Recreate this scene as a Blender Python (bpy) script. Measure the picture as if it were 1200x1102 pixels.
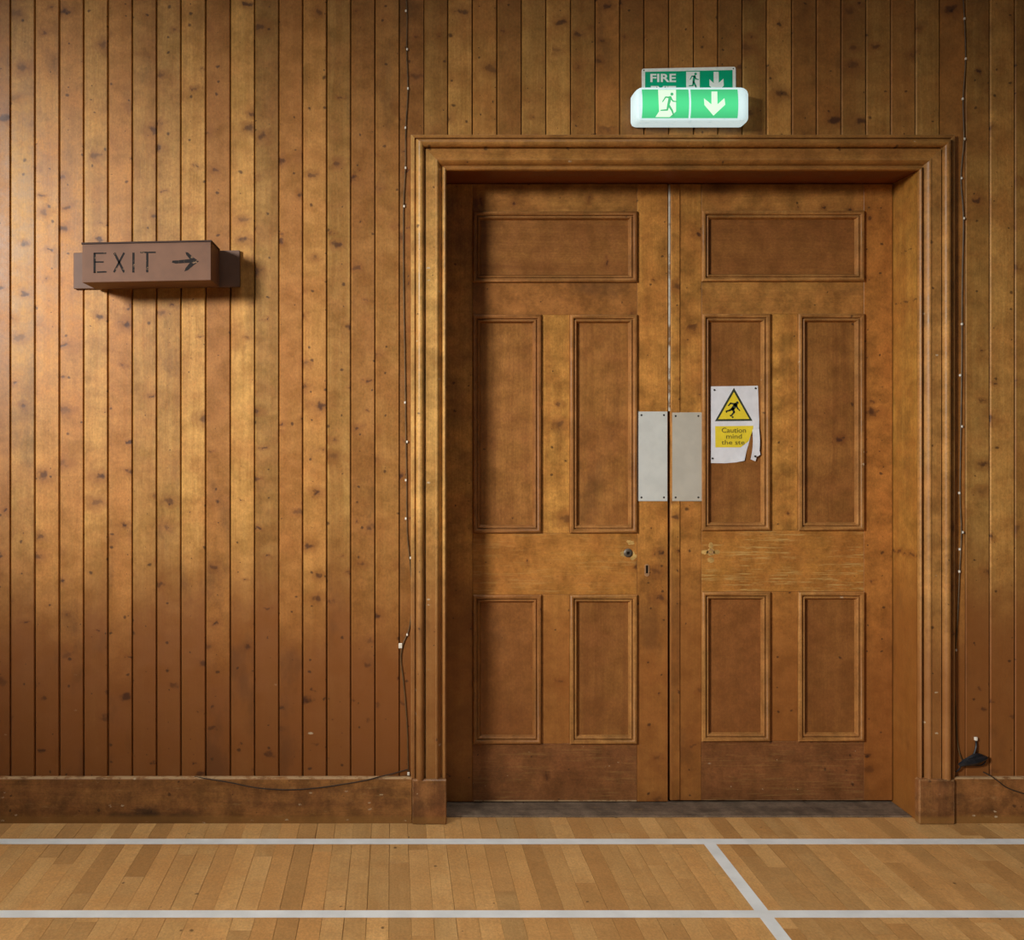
import bpy, bmesh, math, random
from mathutils import Vector, Matrix

for o in list(bpy.data.objects):
    bpy.data.objects.remove(o, do_unlink=True)
S = bpy.context.scene
C = S.collection
R = random.Random(7)

# ------------------------------------------------------------------ camera, world, lights, exposure
F, CH, CD, VX, VY = 1110.0, 1.37, 3.36, 460.0, 510.0     # focal px, camera height, distance to wall, vanishing point
cam = bpy.data.objects.new('camera', bpy.data.cameras.new('camera'))
C.objects.link(cam)
cam.location = (0, -CD, CH)
cam.rotation_euler = (math.pi / 2, 0, 0)
cam.data.sensor_fit = 'HORIZONTAL'
cam.data.sensor_width = 36.0
cam.data.lens = F / 1200 * 36
cam.data.shift_x = (600 - VX) / 1200
cam.data.shift_y = (VY - 551) / 1200
S.camera = cam

world = bpy.data.worlds.new('world')
S.world = world
world.use_nodes = True
bg = world.node_tree.nodes['Background']
bg.inputs[0].default_value = (1.0, 0.96, 0.92, 1)
bg.inputs[1].default_value = 0.066

def area(name, loc, target, sx, sy, power, col, spread=180):
    l = bpy.data.lights.new(name, 'AREA')
    l.shape = 'RECTANGLE'; l.size = sx; l.size_y = sy
    l.energy = power; l.color = col; l.spread = math.radians(spread)
    o = bpy.data.objects.new(name, l)
    C.objects.link(o)
    o.location = loc
    o.rotation_euler = (Vector(target) - Vector(loc)).to_track_quat('-Z', 'Y').to_euler()
    return o
# high window on the hall's left; soft beam squashed to fit the wall's falloff
sl = bpy.data.lights.new('window_light', 'SPOT')
sl.energy = 2450; sl.color = (1.0, 0.97, 0.93)
sl.spot_size = math.radians(85); sl.spot_blend = 1.0; sl.shadow_soft_size = 0.58
so = bpy.data.objects.new('window_light', sl)
C.objects.link(so)
so.location = (-4.47, -4.57, 3.20)
so.rotation_euler = (Vector((1.0, 0, 1.23)) - Vector(so.location)).to_track_quat('-Z', 'Y').to_euler()
so.scale = (1.0, 0.285, 1.0)
# added unseen fill aimed straight down to brighten the floor, narrow spread
area('floor_fill_light', (-0.7, -1.9, 5.6), (-0.7, -1.9, 0), 4.4, 2.2, 44, (1.0, 0.97, 0.93), 62)

S.view_settings.view_transform = 'Standard'
S.view_settings.look = 'None'
S.view_settings.exposure = 0.0
S.view_settings.gamma = 1.0
S.view_settings.use_curve_mapping = False

# ------------------------------------------------------------------ helpers
def W(px, py, Y=0.0):
    z = Y + CD
    return Vector(((px - VX) * z / F, Y, CH - (py - VY) * z / F))
def WX(px, Y=0.0): return (px - VX) * (Y + CD) / F
def WZ(py, Y=0.0): return CH - (py - VY) * (Y + CD) / F
def lin(r, g, b):
    f = lambda c: (c / 255 / 12.92) if c / 255 <= 0.04045 else ((c / 255 + 0.055) / 1.055) ** 2.4
    return (f(r), f(g), f(b), 1.0)

def tag(o, label=None, cat=None, group=None, kind=None):
    if label: o['label'] = label
    if cat: o['category'] = cat
    if group: o['group'] = group
    if kind: o['kind'] = kind
    return o
def empty(name, loc, label, cat, kind=None, group=None):
    o = bpy.data.objects.new(name, None)
    C.objects.link(o); o.location = loc; o.empty_display_size = 0.05
    return tag(o, label, cat, group, kind)
def base_of(o):
    v = Vector((0, 0, 0))
    while o is not None:
        v += Vector(o.location); o = o.parent
    return v
def link(name, bm, mat, parent=None, smooth=False, label=None, loc=None):
    """bm in world coordinates; becomes one mesh object (origin at loc or at the parent's base)."""
    off = base_of(parent) if parent else Vector((0, 0, 0))
    org = Vector(loc) if loc is not None else off
    bmesh.ops.translate(bm, verts=bm.verts, vec=-org)
    bmesh.ops.recalc_face_normals(bm, faces=bm.faces)
    me = bpy.data.meshes.new(name)
    bm.to_mesh(me); bm.free()
    if isinstance(mat, (list, tuple)):
        for m in mat: me.materials.append(m)
    else:
        me.materials.append(mat)
    if smooth:
        for p in me.polygons: p.use_smooth = True
        me.set_sharp_from_angle(angle=math.radians(38))
    o = bpy.data.objects.new(name, me)
    C.objects.link(o)
    o.location = org - off
    if parent: o.parent = parent
    if label: o['label'] = label
    return o
def bm_box(x0, x1, y0, y1, z0, z1, bev=0.0, bm=None, seg=1):
    b = bm or bmesh.new()
    vs = [b.verts.new((x, y, z)) for x in (x0, x1) for y in (y0, y1) for z in (z0, z1)]
    idx = [(0, 1, 3, 2), (4, 6, 7, 5), (0, 4, 5, 1), (2, 3, 7, 6), (0, 2, 6, 4), (1, 5, 7, 3)]
    fs = [b.faces.new([vs[i] for i in q]) for q in idx]
    if bev:
        es = list({e for f in fs for e in f.edges})
        bmesh.ops.bevel(b, geom=es, offset=bev, segments=seg, affect='EDGES', profile=0.5)
    return b
def bm_loft(loops, close=True, caps=True, bm=None):
    b = bm or bmesh.new()
    rows = [[b.verts.new(p) for p in l] for l in loops]
    n = len(rows[0])
    for a, c in zip(rows, rows[1:]):
        for i in range(n if close else n - 1):
            b.faces.new((a[i], a[(i + 1) % n], c[(i + 1) % n], c[i]))
    if caps and close:
        b.faces.new(rows[0][::-1]); b.faces.new(rows[-1])
    return b
def bm_cyl(c, axis, r0, r1, h, n=16, bm=None):
    """cylinder / frustum from c along axis ('y' goes towards the camera for h>0)"""
    b = bm or bmesh.new()
    loops = []
    for r, t in ((r0, 0), (r1, h)):
        lp = []
        for i in range(n):
            a = 2 * math.pi * i / n
            if axis == 'y': lp.append((c[0] + r * math.cos(a), c[1] - t, c[2] + r * math.sin(a)))
            else: lp.append((c[0] + r * math.cos(a), c[1] + r * math.sin(a), c[2] + t))
        loops.append(lp)
    return bm_loft(loops, bm=b)
def bm_poly(pts, y, th=0.0004, bm=None):
    """filled polygon in a plane of constant Y from (x,z) points, with thickness th towards the camera"""
    b = bm or bmesh.new()
    f = [b.verts.new((p[0], y - th, p[1])) for p in pts]
    k = [b.verts.new((p[0], y, p[1])) for p in pts]
    n = len(pts)
    for i in range(n):
        b.faces.new((f[i], f[(i + 1) % n], k[(i + 1) % n], k[i]))
    ff = b.faces.new(f); ff.normal_update()
    bmesh.ops.triangulate(b, faces=[ff])
    return b
def disc(cx, cz, r, n=16):
    return [(cx + r * math.cos(2 * math.pi * i / n), cz + r * math.sin(2 * math.pi * i / n)) for i in range(n)]
def bm_stroke(pts, w, y, th=0.0004, bm=None, round_ends=True):
    """thick polyline (capsules) in a plane of constant Y; pts [(x,z)]; w width or list of widths"""
    b = bm or bmesh.new()
    ws = w if isinstance(w, (list, tuple)) else [w] * len(pts)
    for i in range(len(pts) - 1):
        a, c = Vector(pts[i]), Vector(pts[i + 1])
        d = (c - a)
        if d.length < 1e-9: continue
        n = Vector((-d.y, d.x)).normalized()
        q = [a + n * ws[i] / 2, a - n * ws[i] / 2, c - n * ws[i + 1] / 2, c + n * ws[i + 1] / 2]
        bm_poly([tuple(v) for v in q], y, th, b)
    if round_ends:
        for p, ww in zip(pts, ws):
            bm_poly(disc(p[0], p[1], ww / 2, 10), y, th, b)
    return b
def bm_tube(pts, r, n=7, bm=None):
    b = bm or bmesh.new()
    pts = [Vector(p) for p in pts]
    loops = []
    up = Vector((0, 1, 0))
    for i, p in enumerate(pts):
        t = (pts[min(i + 1, len(pts) - 1)] - pts[max(i - 1, 0)]).normalized()
        s = t.cross(up)
        if s.length < 1e-4: s = t.cross(Vector((1, 0, 0)))
        s.normalize(); u = s.cross(t).normalized()
        rr = r[i] if isinstance(r, (list, tuple)) else r
        loops.append([tuple(p + s * rr * math.cos(2 * math.pi * k / n) + u * rr * math.sin(2 * math.pi * k / n)) for k in range(n)])
    return bm_loft(loops, bm=b)
def smooth_path(pts, sub=5):
    pts = [Vector(p) for p in pts]
    out = []
    for i in range(len(pts) - 1):
        p0, p1, p2, p3 = pts[max(i - 1, 0)], pts[i], pts[i + 1], pts[min(i + 2, len(pts) - 1)]
        for k in range(sub):
            t = k / sub
            out.append(0.5 * ((2 * p1) + (p2 - p0) * t + (2 * p0 - 5 * p1 + 4 * p2 - p3) * t * t + (3 * p1 - p0 - 3 * p2 + p3) * t ** 3))
    out.append(pts[-1])
    return out

# ------------------------------------------------------------------ materials
class G:
    """small helper for node graphs"""
    def __init__(s, name):
        s.m = bpy.data.materials.new(name); s.m.use_nodes = True
        s.t = s.m.node_tree; s.b = s.t.nodes['Principled BSDF']
    def put(s, sock, v):
        if isinstance(v, bpy.types.NodeSocket): s.t.links.new(v, sock)
        elif v is not None: sock.default_value = v
    def n(s, typ, **kw):
        nd = s.t.nodes.new(typ)
        for k, v in kw.items(): setattr(nd, k, v)
        return nd
    def math(s, op, a, b=None, c=None, clamp=False):
        nd = s.n('ShaderNodeMath', operation=op, use_clamp=clamp)
        for i, v in enumerate((a, b, c)):
            if v is not None: s.put(nd.inputs[i], v)
        return nd.outputs[0]
    def vmul(s, v, k):
        nd = s.n('ShaderNodeVectorMath', operation='MULTIPLY'); s.put(nd.inputs[0], v); s.put(nd.inputs[1], k); return nd.outputs[0]
    def vadd(s, v, k):
        nd = s.n('ShaderNodeVectorMath', operation='ADD'); s.put(nd.inputs[0], v); s.put(nd.inputs[1], k); return nd.outputs[0]
    def noise(s, v, scale=1.0, detail=3.0, rough=0.55):
        nd = s.n('ShaderNodeTexNoise'); s.put(nd.inputs['Vector'], v)
        nd.inputs['Scale'].default_value = scale; nd.inputs['Detail'].default_value = detail; nd.inputs['Roughness'].default_value = rough
        return nd.outputs['Fac']
    def voro(s, v, scale=1.0):
        nd = s.n('ShaderNodeTexVoronoi'); s.put(nd.inputs['Vector'], v); nd.inputs['Scale'].default_value = scale
        return nd.outputs['Distance'], nd.outputs['Color']
    def voro2(s, v):
        nd = s.n('ShaderNodeTexVoronoi', voronoi_dimensions='2D'); s.put(nd.inputs['Vector'], v); nd.inputs['Scale'].default_value = 1.0
        return nd.outputs['Distance'], nd.outputs['Color']
    def rng(s, v, a, b, c=0.0, d=1.0, smooth=True):
        nd = s.n('ShaderNodeMapRange')
        if smooth: nd.interpolation_type = 'SMOOTHSTEP'
        s.put(nd.inputs[0], v)
        for i, x in enumerate((a, b, c, d)): s.put(nd.inputs[i + 1], x)
        return nd.outputs[0]
    def mix(s, f, a, b, mode='MIX'):
        nd = s.n('ShaderNodeMix', data_type='RGBA', blend_type=mode)
        s.put(nd.inputs[0], f); s.put(nd.inputs[6], a); s.put(nd.inputs[7], b)
        return nd.outputs[2]
    def sep(s, v):
        nd = s.n('ShaderNodeSeparateXYZ'); s.put(nd.inputs[0], v); return nd.outputs
    def comb(s, x, y, z):
        nd = s.n('ShaderNodeCombineXYZ')
        for i, v in enumerate((x, y, z)): s.put(nd.inputs[i], v)
        return nd.outputs[0]
    def bump(s, h, strength=0.3, dist=0.001):
        nd = s.n('ShaderNodeBump'); nd.inputs['Strength'].default_value = strength; nd.inputs['Distance'].default_value = dist
        s.put(nd.inputs['Height'], h); s.put(s.b.inputs['Normal'], nd.outputs[0])
    def out(s, col=None, rough=None, metal=None, spec=None, emit=None, estr=None):
        for k, v in (('Base Color', col), ('Roughness', rough), ('Metallic', metal), ('Specular IOR Level', spec), ('Emission Color', emit), ('Emission Strength', estr)):
            if v is not None: s.put(s.b.inputs[k], v)
        return s.m

def plain(name, col, rough=0.5, metal=0.0, var=0.12, scale=40, spec=0.4):
    g = G(name)
    tc = g.n('ShaderNodeTexCoord').outputs['Object']
    f = g.noise(tc, scale, 4)
    k = g.rng(f, 0.3, 0.7, 1 - var, 1 + var)
    c = g.mix(1.0, col, g.comb(k, k, k), 'MULTIPLY')
    return g.out(c, rough, metal, spec)

def wood(name, light, dark, red, axis='Z', knots=0.4, pins=0.3, mottle=0.35, vary=0.22, chips=0.0, chip_top=0.4,
         scuff=0.0, zone=0.0, stain=0.0, rough=0.42, scratch=0.0, edge=0.0, edge_r=0.003, top_line=None, golden_foot=False, grain=1.0, spec=0.35):
    g = G(name)
    tc = g.n('ShaderNodeTexCoord').outputs['Object']
    pos = g.n('ShaderNodeNewGeometry').outputs['Position']
    rnd = g.n('ShaderNodeObjectInfo').outputs['Random']
    off = g.comb(g.math('MULTIPLY', rnd, 37.0), g.math('MULTIPLY', rnd, 11.3), g.math('MULTIPLY', rnd, 91.7))
    p = g.vadd(tc, off)
    x, y, z = g.sep(p)
    if axis == 'X': p = g.comb(z, y, x)
    elif axis == 'Y': p = g.comb(x, z, y)
    # knots: cells wider than tall, a random share of them carry a knot
    px_, py_, pz_ = g.sep(p)
    wn = g.n('ShaderNodeTexNoise'); g.put(wn.inputs['Vector'], p); wn.inputs['Scale'].default_value = 42.0; wn.inputs['Detail'].default_value = 5.0
    wv = g.vmul(g.vadd(wn.outputs['Color'], (-0.5, -0.5, -0.5)), (0.50, 0.34, 0.0))
    kd, kc = g.voro2(g.vadd(g.comb(g.math('MULTIPLY', px_, 7.0), g.math('MULTIPLY', pz_, 10.5), 0.0), wv))
    kr, kg_, kb = g.sep(kc)
    kd2 = kd
    on = g.math('LESS_THAN', kr, knots)
    rad = g.math('ADD', g.math('MULTIPLY', g.math('POWER', kg_, 1.5), 0.13), 0.045)
    depth = g.math('ADD', g.math('MULTIPLY', kb, 0.6), 0.4)
    km = g.math('MULTIPLY', g.math('MULTIPLY', g.rng(kd2, g.math('MULTIPLY', rad, 1.15), g.math('MULTIPLY', rad, 0.30), 0.0, 1.0), on), depth)
    halo = g.math('MULTIPLY', g.rng(kd2, g.math('MULTIPLY', rad, 3.0), rad, 0.0, 1.0), on)
    pd, pc = g.voro2(g.vadd(g.comb(g.math('MULTIPLY', px_, 19.0), g.math('MULTIPLY', pz_, 20.0), 3.0), g.vmul(wv, (0.8, 0.8, 0.0))))
    pr, pg, pb = g.sep(pc)
    prad = g.math('ADD', g.math('MULTIPLY', g.math('POWER', pg, 2.0), 0.12), 0.035)
    pm = g.math('MULTIPLY', g.rng(pd, g.math('MULTIPLY', prad, 1.2), g.math('MULTIPLY', prad, 0.4), 0.0, 1.0), g.math('LESS_THAN', pr, pins * 0.4))
    # grain, bent round the knots
    bend = g.math('MULTIPLY', halo, 0.012)
    bent = g.vadd(p, g.comb(g.math('ADD', bend, g.math('MULTIPLY', g.noise(g.vmul(p, (3, 3, 1.6)), 1.0, 2), 0.05)), 0.0, 0.0))
    g1 = g.noise(g.vmul(bent, (55, 30, 1.4)), 1.0, 4, 0.6)
    g2 = g.noise(g.vmul(bent, (260, 120, 7.0)), 1.0, 3, 0.6)
    g3 = g.noise(g.vmul(bent, (13, 9, 0.55)), 1.0, 3, 0.55)
    mo = g.noise(g.vmul(p, (5.5, 5.5, 7.5)), 1.0, 6, 0.66)
    mo2 = g.noise(g.vmul(p, (12, 12, 14)), 1.0, 6, 0.68)
    fib = g.math('ADD', g.math('MULTIPLY', g1, 0.6 * grain), g.math('MULTIPLY', g2, 0.4 * grain))
    t = g.rng(g.math('ADD', fib, g.math('MULTIPLY', g3, 0.7)), 0.48 * grain + 0.1, 0.52 * grain + 0.62, 0.0, 1.0)
    col = g.mix(t, dark, light)
    col = g.mix(g.rng(mo, 0.38, 0.68, 0.0, 0.55), col, red)
    k = g.math('ADD', g.math('MULTIPLY', g.math('SUBTRACT', rnd, 0.5), vary * 2), 1.0)
    kk = g.math('MULTIPLY', k, g.rng(mo2, 0.25, 0.75, 1 - mottle, 1 + mottle))
    r2 = g.math('FRACT', g.math('MULTIPLY', rnd, 57.31))
    col = g.mix(g.math('MULTIPLY', g.math('POWER', r2, 1.6), 0.75), col, red)
    col = g.mix(1.0, col, g.comb(kk, kk, kk), 'MULTIPLY')
    fs = g.noise(g.vmul(p, (150, 150, 110)), 1.0, 3, 0.7)
    fk = g.rng(fs, 0.30, 0.70, 0.86, 1.12)
    col = g.mix(1.0, col, g.comb(fk, fk, fk), 'MULTIPLY')
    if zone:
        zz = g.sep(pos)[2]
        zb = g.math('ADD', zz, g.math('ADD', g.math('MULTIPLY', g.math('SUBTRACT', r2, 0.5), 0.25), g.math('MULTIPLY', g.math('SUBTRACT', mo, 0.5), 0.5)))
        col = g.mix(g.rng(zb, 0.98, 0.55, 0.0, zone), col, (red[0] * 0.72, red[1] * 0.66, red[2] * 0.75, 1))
    col = g.mix(g.math('MULTIPLY', halo, 0.42), col, (dark[0] * .62, dark[1] * .46, dark[2] * .5, 1))
    col = g.mix(g.math('MULTIPLY', km, 0.88), col, (0.050, 0.018, 0.010, 1))
    col = g.mix(g.math('MULTIPLY', pm, 0.75), col, (0.04, 0.017, 0.009, 1))
    if stain:
        st = g.noise(g.vmul(p, (5, 5, 2.2)), 1.0, 5, 0.6)
        col = g.mix(g.rng(st, 0.56, 0.72, 0.0, stain), col, (0.03, 0.017, 0.011, 1))
    if scuff:
        sc = g.noise(g.vmul(pos, (14, 14, 60)), 1.0, 5, 0.7)
        col = g.mix(g.rng(sc, 0.60, 0.70, 0.0, scuff), col, (0.42, 0.25, 0.10, 1))
    if scratch:
        s1 = g.noise(g.vmul(pos, (9, 9, 170)), 1.0, 4, 0.65)
        s2 = g.noise(pos, 7.0, 3)
        f = g.math('MULTIPLY', g.rng(s1, 0.52, 0.63, 0.0, 1.0), g.rng(s2, 0.36, 0.56, 0.0, scratch))
        col = g.mix(f, col, (0.50, 0.31, 0.10, 1))
    if edge:
        bv = g.n('ShaderNodeBevel', samples=4); bv.inputs['Radius'].default_value = edge_r
        dp = g.n('ShaderNodeVectorMath', operation='DOT_PRODUCT')
        g.put(dp.inputs[0], bv.outputs[0]); g.put(dp.inputs[1], g.n('ShaderNodeNewGeometry').outputs['Normal'])
        ew = g.noise(g.vmul(pos, (60, 60, 60)), 1.0, 4, 0.7)
        ef = g.math('MULTIPLY', g.rng(dp.outputs['Value'], 0.985, 0.90, 0.0, 1.0), g.rng(ew, 0.38, 0.60, 0.15, edge))
        col = g.mix(ef, col, (0.52, 0.32, 0.14, 1))
    if top_line is not None:
        zz = g.sep(pos)[2]
        d_ = g.math('ABSOLUTE', g.math('SUBTRACT', zz, top_line))
        lw_ = g.noise(g.vmul(pos, (30, 30, 30)), 1.0, 4, 0.7)
        col = g.mix(g.math('MULTIPLY', g.rng(d_, 0.0052, 0.0025, 0.0, 0.85), g.rng(lw_, 0.36, 0.52, 0.1, 1.0)), col, (0.50, 0.33, 0.17, 1))
    if golden_foot:
        zz = g.sep(pos)[2]
        col = g.mix(g.rng(zz, 0.035, 0.018, 0.0, 0.6), col, (0.30, 0.15, 0.04, 1))
    if chips:
        zz = g.sep(pos)[2]
        cd, cc = g.voro(g.vmul(pos, (24, 20, 48)))
        cr, cg, cb = g.sep(cc)
        cw = g.math('ADD', cd, g.math('MULTIPLY', g.math('SUBTRACT', g.noise(pos, 260, 2), 0.5), 0.35))
        cm = g.math('MULTIPLY', g.rng(cw, g.math('MULTIPLY', cg, 0.3), 0.0, 0.0, 1.0), g.math('LESS_THAN', cr, chips))
        cm = g.math('MULTIPLY', cm, g.rng(zz, chip_top, chip_top * 0.6, 0.0, 1.0))
        col = g.mix(g.math('MULTIPLY', cm, 3.0, clamp=True), col, (0.50, 0.38, 0.24, 1))
    h = g.math('ADD', g.math('MULTIPLY', g2, 0.6), g.math('ADD', g1, g.math('MULTIPLY', km, -0.6)))
    g.bump(h, 0.25, 0.0008)
    return g.out(col, g.rng(mo2, 0.3, 0.7, rough - 0.06, rough + 0.10), 0.0, spec)

BL, BD, BR = (0.49, 0.268, 0.070, 1), (0.35, 0.165, 0.036, 1), (0.30, 0.112, 0.024, 1)
M = {}
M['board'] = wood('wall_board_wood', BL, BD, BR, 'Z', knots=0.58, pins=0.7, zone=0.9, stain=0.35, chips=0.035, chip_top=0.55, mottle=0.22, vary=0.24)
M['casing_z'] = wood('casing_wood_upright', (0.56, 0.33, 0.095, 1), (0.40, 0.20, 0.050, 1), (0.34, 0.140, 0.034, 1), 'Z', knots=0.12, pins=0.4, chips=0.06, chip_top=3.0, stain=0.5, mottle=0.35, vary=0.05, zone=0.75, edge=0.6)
M['casing_x'] = wood('casing_wood_level', (0.47, 0.230, 0.052, 1), (0.33, 0.145, 0.032, 1), (0.30, 0.112, 0.026, 1), 'X', knots=0.10, pins=0.4, chips=0.05, chip_top=3.5, stain=0.4, mottle=0.3, vary=0.05, edge=0.35)
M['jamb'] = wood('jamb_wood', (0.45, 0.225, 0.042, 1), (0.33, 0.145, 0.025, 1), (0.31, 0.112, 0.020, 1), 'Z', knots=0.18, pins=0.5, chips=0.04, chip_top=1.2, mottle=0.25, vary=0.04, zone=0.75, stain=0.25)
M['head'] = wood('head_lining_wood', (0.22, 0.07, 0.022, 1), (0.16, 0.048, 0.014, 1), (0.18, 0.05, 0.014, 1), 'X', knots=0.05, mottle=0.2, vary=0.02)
DL, DD, DR = (0.52, 0.260, 0.056, 1), (0.35, 0.155, 0.032, 1), (0.32, 0.115, 0.024, 1)
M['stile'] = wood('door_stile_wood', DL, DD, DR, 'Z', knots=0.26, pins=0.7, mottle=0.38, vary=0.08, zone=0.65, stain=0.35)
M['rail'] = wood('door_rail_wood', (0.44, 0.215, 0.050, 1), (0.29, 0.130, 0.030, 1), (0.28, 0.104, 0.024, 1), 'X', knots=0.20, pins=0.4, mottle=0.36, vary=0.08, stain=0.40)
M['lock_rail'] = wood('door_lock_rail_wood', (0.46, 0.225, 0.042, 1), DD, DR, 'X', knots=0.08, pins=0.3, mottle=0.28, vary=0.02, scratch=0.30)
M['lock_rail_worn'] = wood('door_lock_rail_worn_wood', (0.46, 0.225, 0.042, 1), DD, DR, 'X', knots=0.08, pins=0.3, mottle=0.28, vary=0.02, scratch=0.85)
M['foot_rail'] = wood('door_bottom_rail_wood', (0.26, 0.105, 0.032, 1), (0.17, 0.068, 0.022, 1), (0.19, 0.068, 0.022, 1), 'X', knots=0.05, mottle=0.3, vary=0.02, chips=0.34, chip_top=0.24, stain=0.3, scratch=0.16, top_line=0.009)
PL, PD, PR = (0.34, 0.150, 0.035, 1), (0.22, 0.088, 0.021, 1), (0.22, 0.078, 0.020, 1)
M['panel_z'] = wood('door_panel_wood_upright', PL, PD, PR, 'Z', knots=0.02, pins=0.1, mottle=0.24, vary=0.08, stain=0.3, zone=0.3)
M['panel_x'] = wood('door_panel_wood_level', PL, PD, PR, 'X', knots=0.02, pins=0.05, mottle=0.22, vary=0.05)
M['mould'] = wood('panel_moulding_wood', (0.38, 0.185, 0.050, 1), (0.26, 0.110, 0.028, 1), (0.26, 0.100, 0.026, 1), 'Z', knots=0.0, pins=0.15, mottle=0.3, vary=0.08, chips=0.04, chip_top=2.2, edge=0.55, edge_r=0.002)
M['base'] = wood('baseboard_wood', (0.36, 0.170, 0.046, 1), (0.20, 0.085, 0.026, 1), (0.22, 0.085, 0.026, 1), 'X', knots=0.06, pins=0.4, mottle=0.45, vary=0.02, stain=0.85, chips=0.20, chip_top=0.3, scuff=0.40, golden_foot=True, top_line=0.160)
M['plinth'] = wood('plinth_block_wood', (0.30, 0.135, 0.042, 1), (0.18, 0.074, 0.025, 1), (0.21, 0.075, 0.025, 1), 'Z', knots=0.03, pins=0.3, mottle=0.45, vary=0.02, stain=0.5, chips=0.20, chip_top=0.3, scuff=0.25, golden_foot=True, edge=0.8, edge_r=0.004)
M['threshold'] = wood('threshold_wood', (0.20, 0.150, 0.100, 1), (0.085, 0.060, 0.040, 1), (0.13, 0.085, 0.055, 1), 'X', knots=0.0, pins=0.2, mottle=0.5, vary=0.02, rough=0.75, scuff=0.15, edge=0.5)
M['floor'] = wood('floor_strip_wood', (0.60, 0.365, 0.145, 1), (0.50, 0.285, 0.100, 1), (0.47, 0.235, 0.075, 1), 'Y', knots=0.0, pins=0.10, mottle=0.10, vary=0.17, rough=0.40, grain=0.8)
M['gap'] = plain('dark_void', (0.012, 0.007, 0.004, 1), 0.9, spec=0.1)
M['paint_white'] = plain('white_line_paint', (0.73, 0.77, 0.77, 1), 0.45, var=0.08, scale=9)
M['box'] = plain('brown_sign_paint', (0.145, 0.068, 0.036, 1), 0.65, var=0.10, scale=14)
M['box_dark'] = plain('sign_lid_lip_shade', (0.035, 0.016, 0.010, 1), 0.8)  # lid darkened in colour to stand for the shadow line at its lip
M['box_plate'] = plain('brown_backplate_paint', (0.14, 0.078, 0.052, 1), 0.6, var=0.1, scale=14)
M['metal_l'] = plain('aluminium_bright_reflection', (0.66, 0.68, 0.64, 1), 0.42, 0.25, var=0.05, scale=18)  # same metal on both leaves; left plate's brighter reflection put into its colour
M['metal_r'] = plain('aluminium_dim_reflection', (0.54, 0.51, 0.43, 1), 0.45, 0.25, var=0.05, scale=18)
M['screw'] = plain('screw_steel', (0.05, 0.045, 0.04, 1), 0.4, 0.6)
M['old_iron'] = plain('old_lock_metal', (0.12, 0.10, 0.075, 1), 0.5, 0.5)
M['bare'] = wood('bare_scratched_wood', (0.62, 0.41, 0.14, 1), (0.45, 0.27, 0.08, 1), (0.44, 0.24, 0.07, 1), 'X', knots=0.0, pins=0.6, mottle=0.4, vary=0.02)
M['escutcheon'] = plain('worn_escutcheon', (0.33, 0.18, 0.085, 1), 0.45, var=0.2, scale=120)
M['paper'] = plain('white_paper', (0.66, 0.67, 0.70, 1), 0.55, var=0.05, scale=30)
M['yellow'] = plain('yellow_print', (0.72, 0.56, 0.03, 1), 0.55, var=0.05)
M['ink'] = plain('dark_print', (0.035, 0.045, 0.025, 1), 0.55)
M['ink_text'] = plain('faded_print', (0.13, 0.11, 0.02, 1), 0.55)
M['sign_green'] = plain('green_sign_face', (0.0, 0.40, 0.19, 1), 0.35, var=0.05)
M['sign_white'] = plain('sign_white_print', (0.88, 0.90, 0.82, 1), 0.4, var=0.05, scale=90)
M['cable'] = plain('varnished_cable', (0.11, 0.065, 0.025, 1), 0.5, var=0.4, scale=30)
M['cable_dark'] = plain('dark_cable', (0.035, 0.022, 0.014, 1), 0.5)
M['clip'] = plain('white_cable_clip', (0.72, 0.68, 0.58, 1), 0.5)
M['tape'] = plain('black_tape', (0.010, 0.011, 0.014, 1), 0.38, var=0.4, scale=60)

def worn_paint(name, a, b, lo, hi, scale, stretch=(1, 1, 1), rough=0.55):
    g = G(name)
    tc = g.n('ShaderNodeTexCoord').outputs['Object']
    f = g.noise(g.vmul(tc, stretch), scale, 5, 0.7)
    return g.out(g.mix(g.rng(f, lo, hi), a, b), rough, 0, 0.35)
M['letter'] = worn_paint('cutout_letter_shade', (0.010, 0.007, 0.006, 1), (0.26, 0.16, 0.09, 1), 0.56, 0.66, 75, rough=0.85)  # dark inside of the cut-out letters painted on, with pale worn patches
M['edge'] = worn_paint('flaking_pale_edge', (0.55, 0.52, 0.44, 1), (0.22, 0.12, 0.05, 1), 0.46, 0.62, 10, (1, 1, 1))

def lamp_mat(name, col, strength, soft=0.35, crackle=0.15):
    """backlit plastic: brightest along the tube behind its middle"""
    g = G(name)
    tc = g.n('ShaderNodeTexCoord').outputs['Object']
    z = g.sep(tc)[2]
    d = g.math('ABSOLUTE', z)
    k = g.rng(d, 0.0, 0.065, strength, strength * soft)
    cr = g.noise(tc, 90, 5, 0.75)
    c2 = g.mix(g.rng(cr, 0.56, 0.68, 0.0, crackle), col, (0.40, 0.50, 0.53, 1))
    return g.out((col[0] * .6, col[1] * .6, col[2] * .6, 1), 0.35, 0, 0.4, c2, k)
M['lens'] = lamp_mat('backlit_white_plastic', (0.72, 0.91, 0.92, 1), 0.78, 0.85, 0.75)
M['lens_green'] = lamp_mat('backlit_green_film', (0.09, 0.78, 0.30, 1), 0.75, 0.55)
M['lens_print'] = lamp_mat('backlit_white_film', (0.80, 1.0, 0.78, 1), 0.80, 0.9)
M['lens_man'] = lamp_mat('backlit_green_figure', (0.10, 0.62, 0.26, 1), 0.62, 0.7)
M['lamp_base'] = plain('lamp_base_plastic', (0.5, 0.5, 0.47, 1), 0.5)

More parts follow.
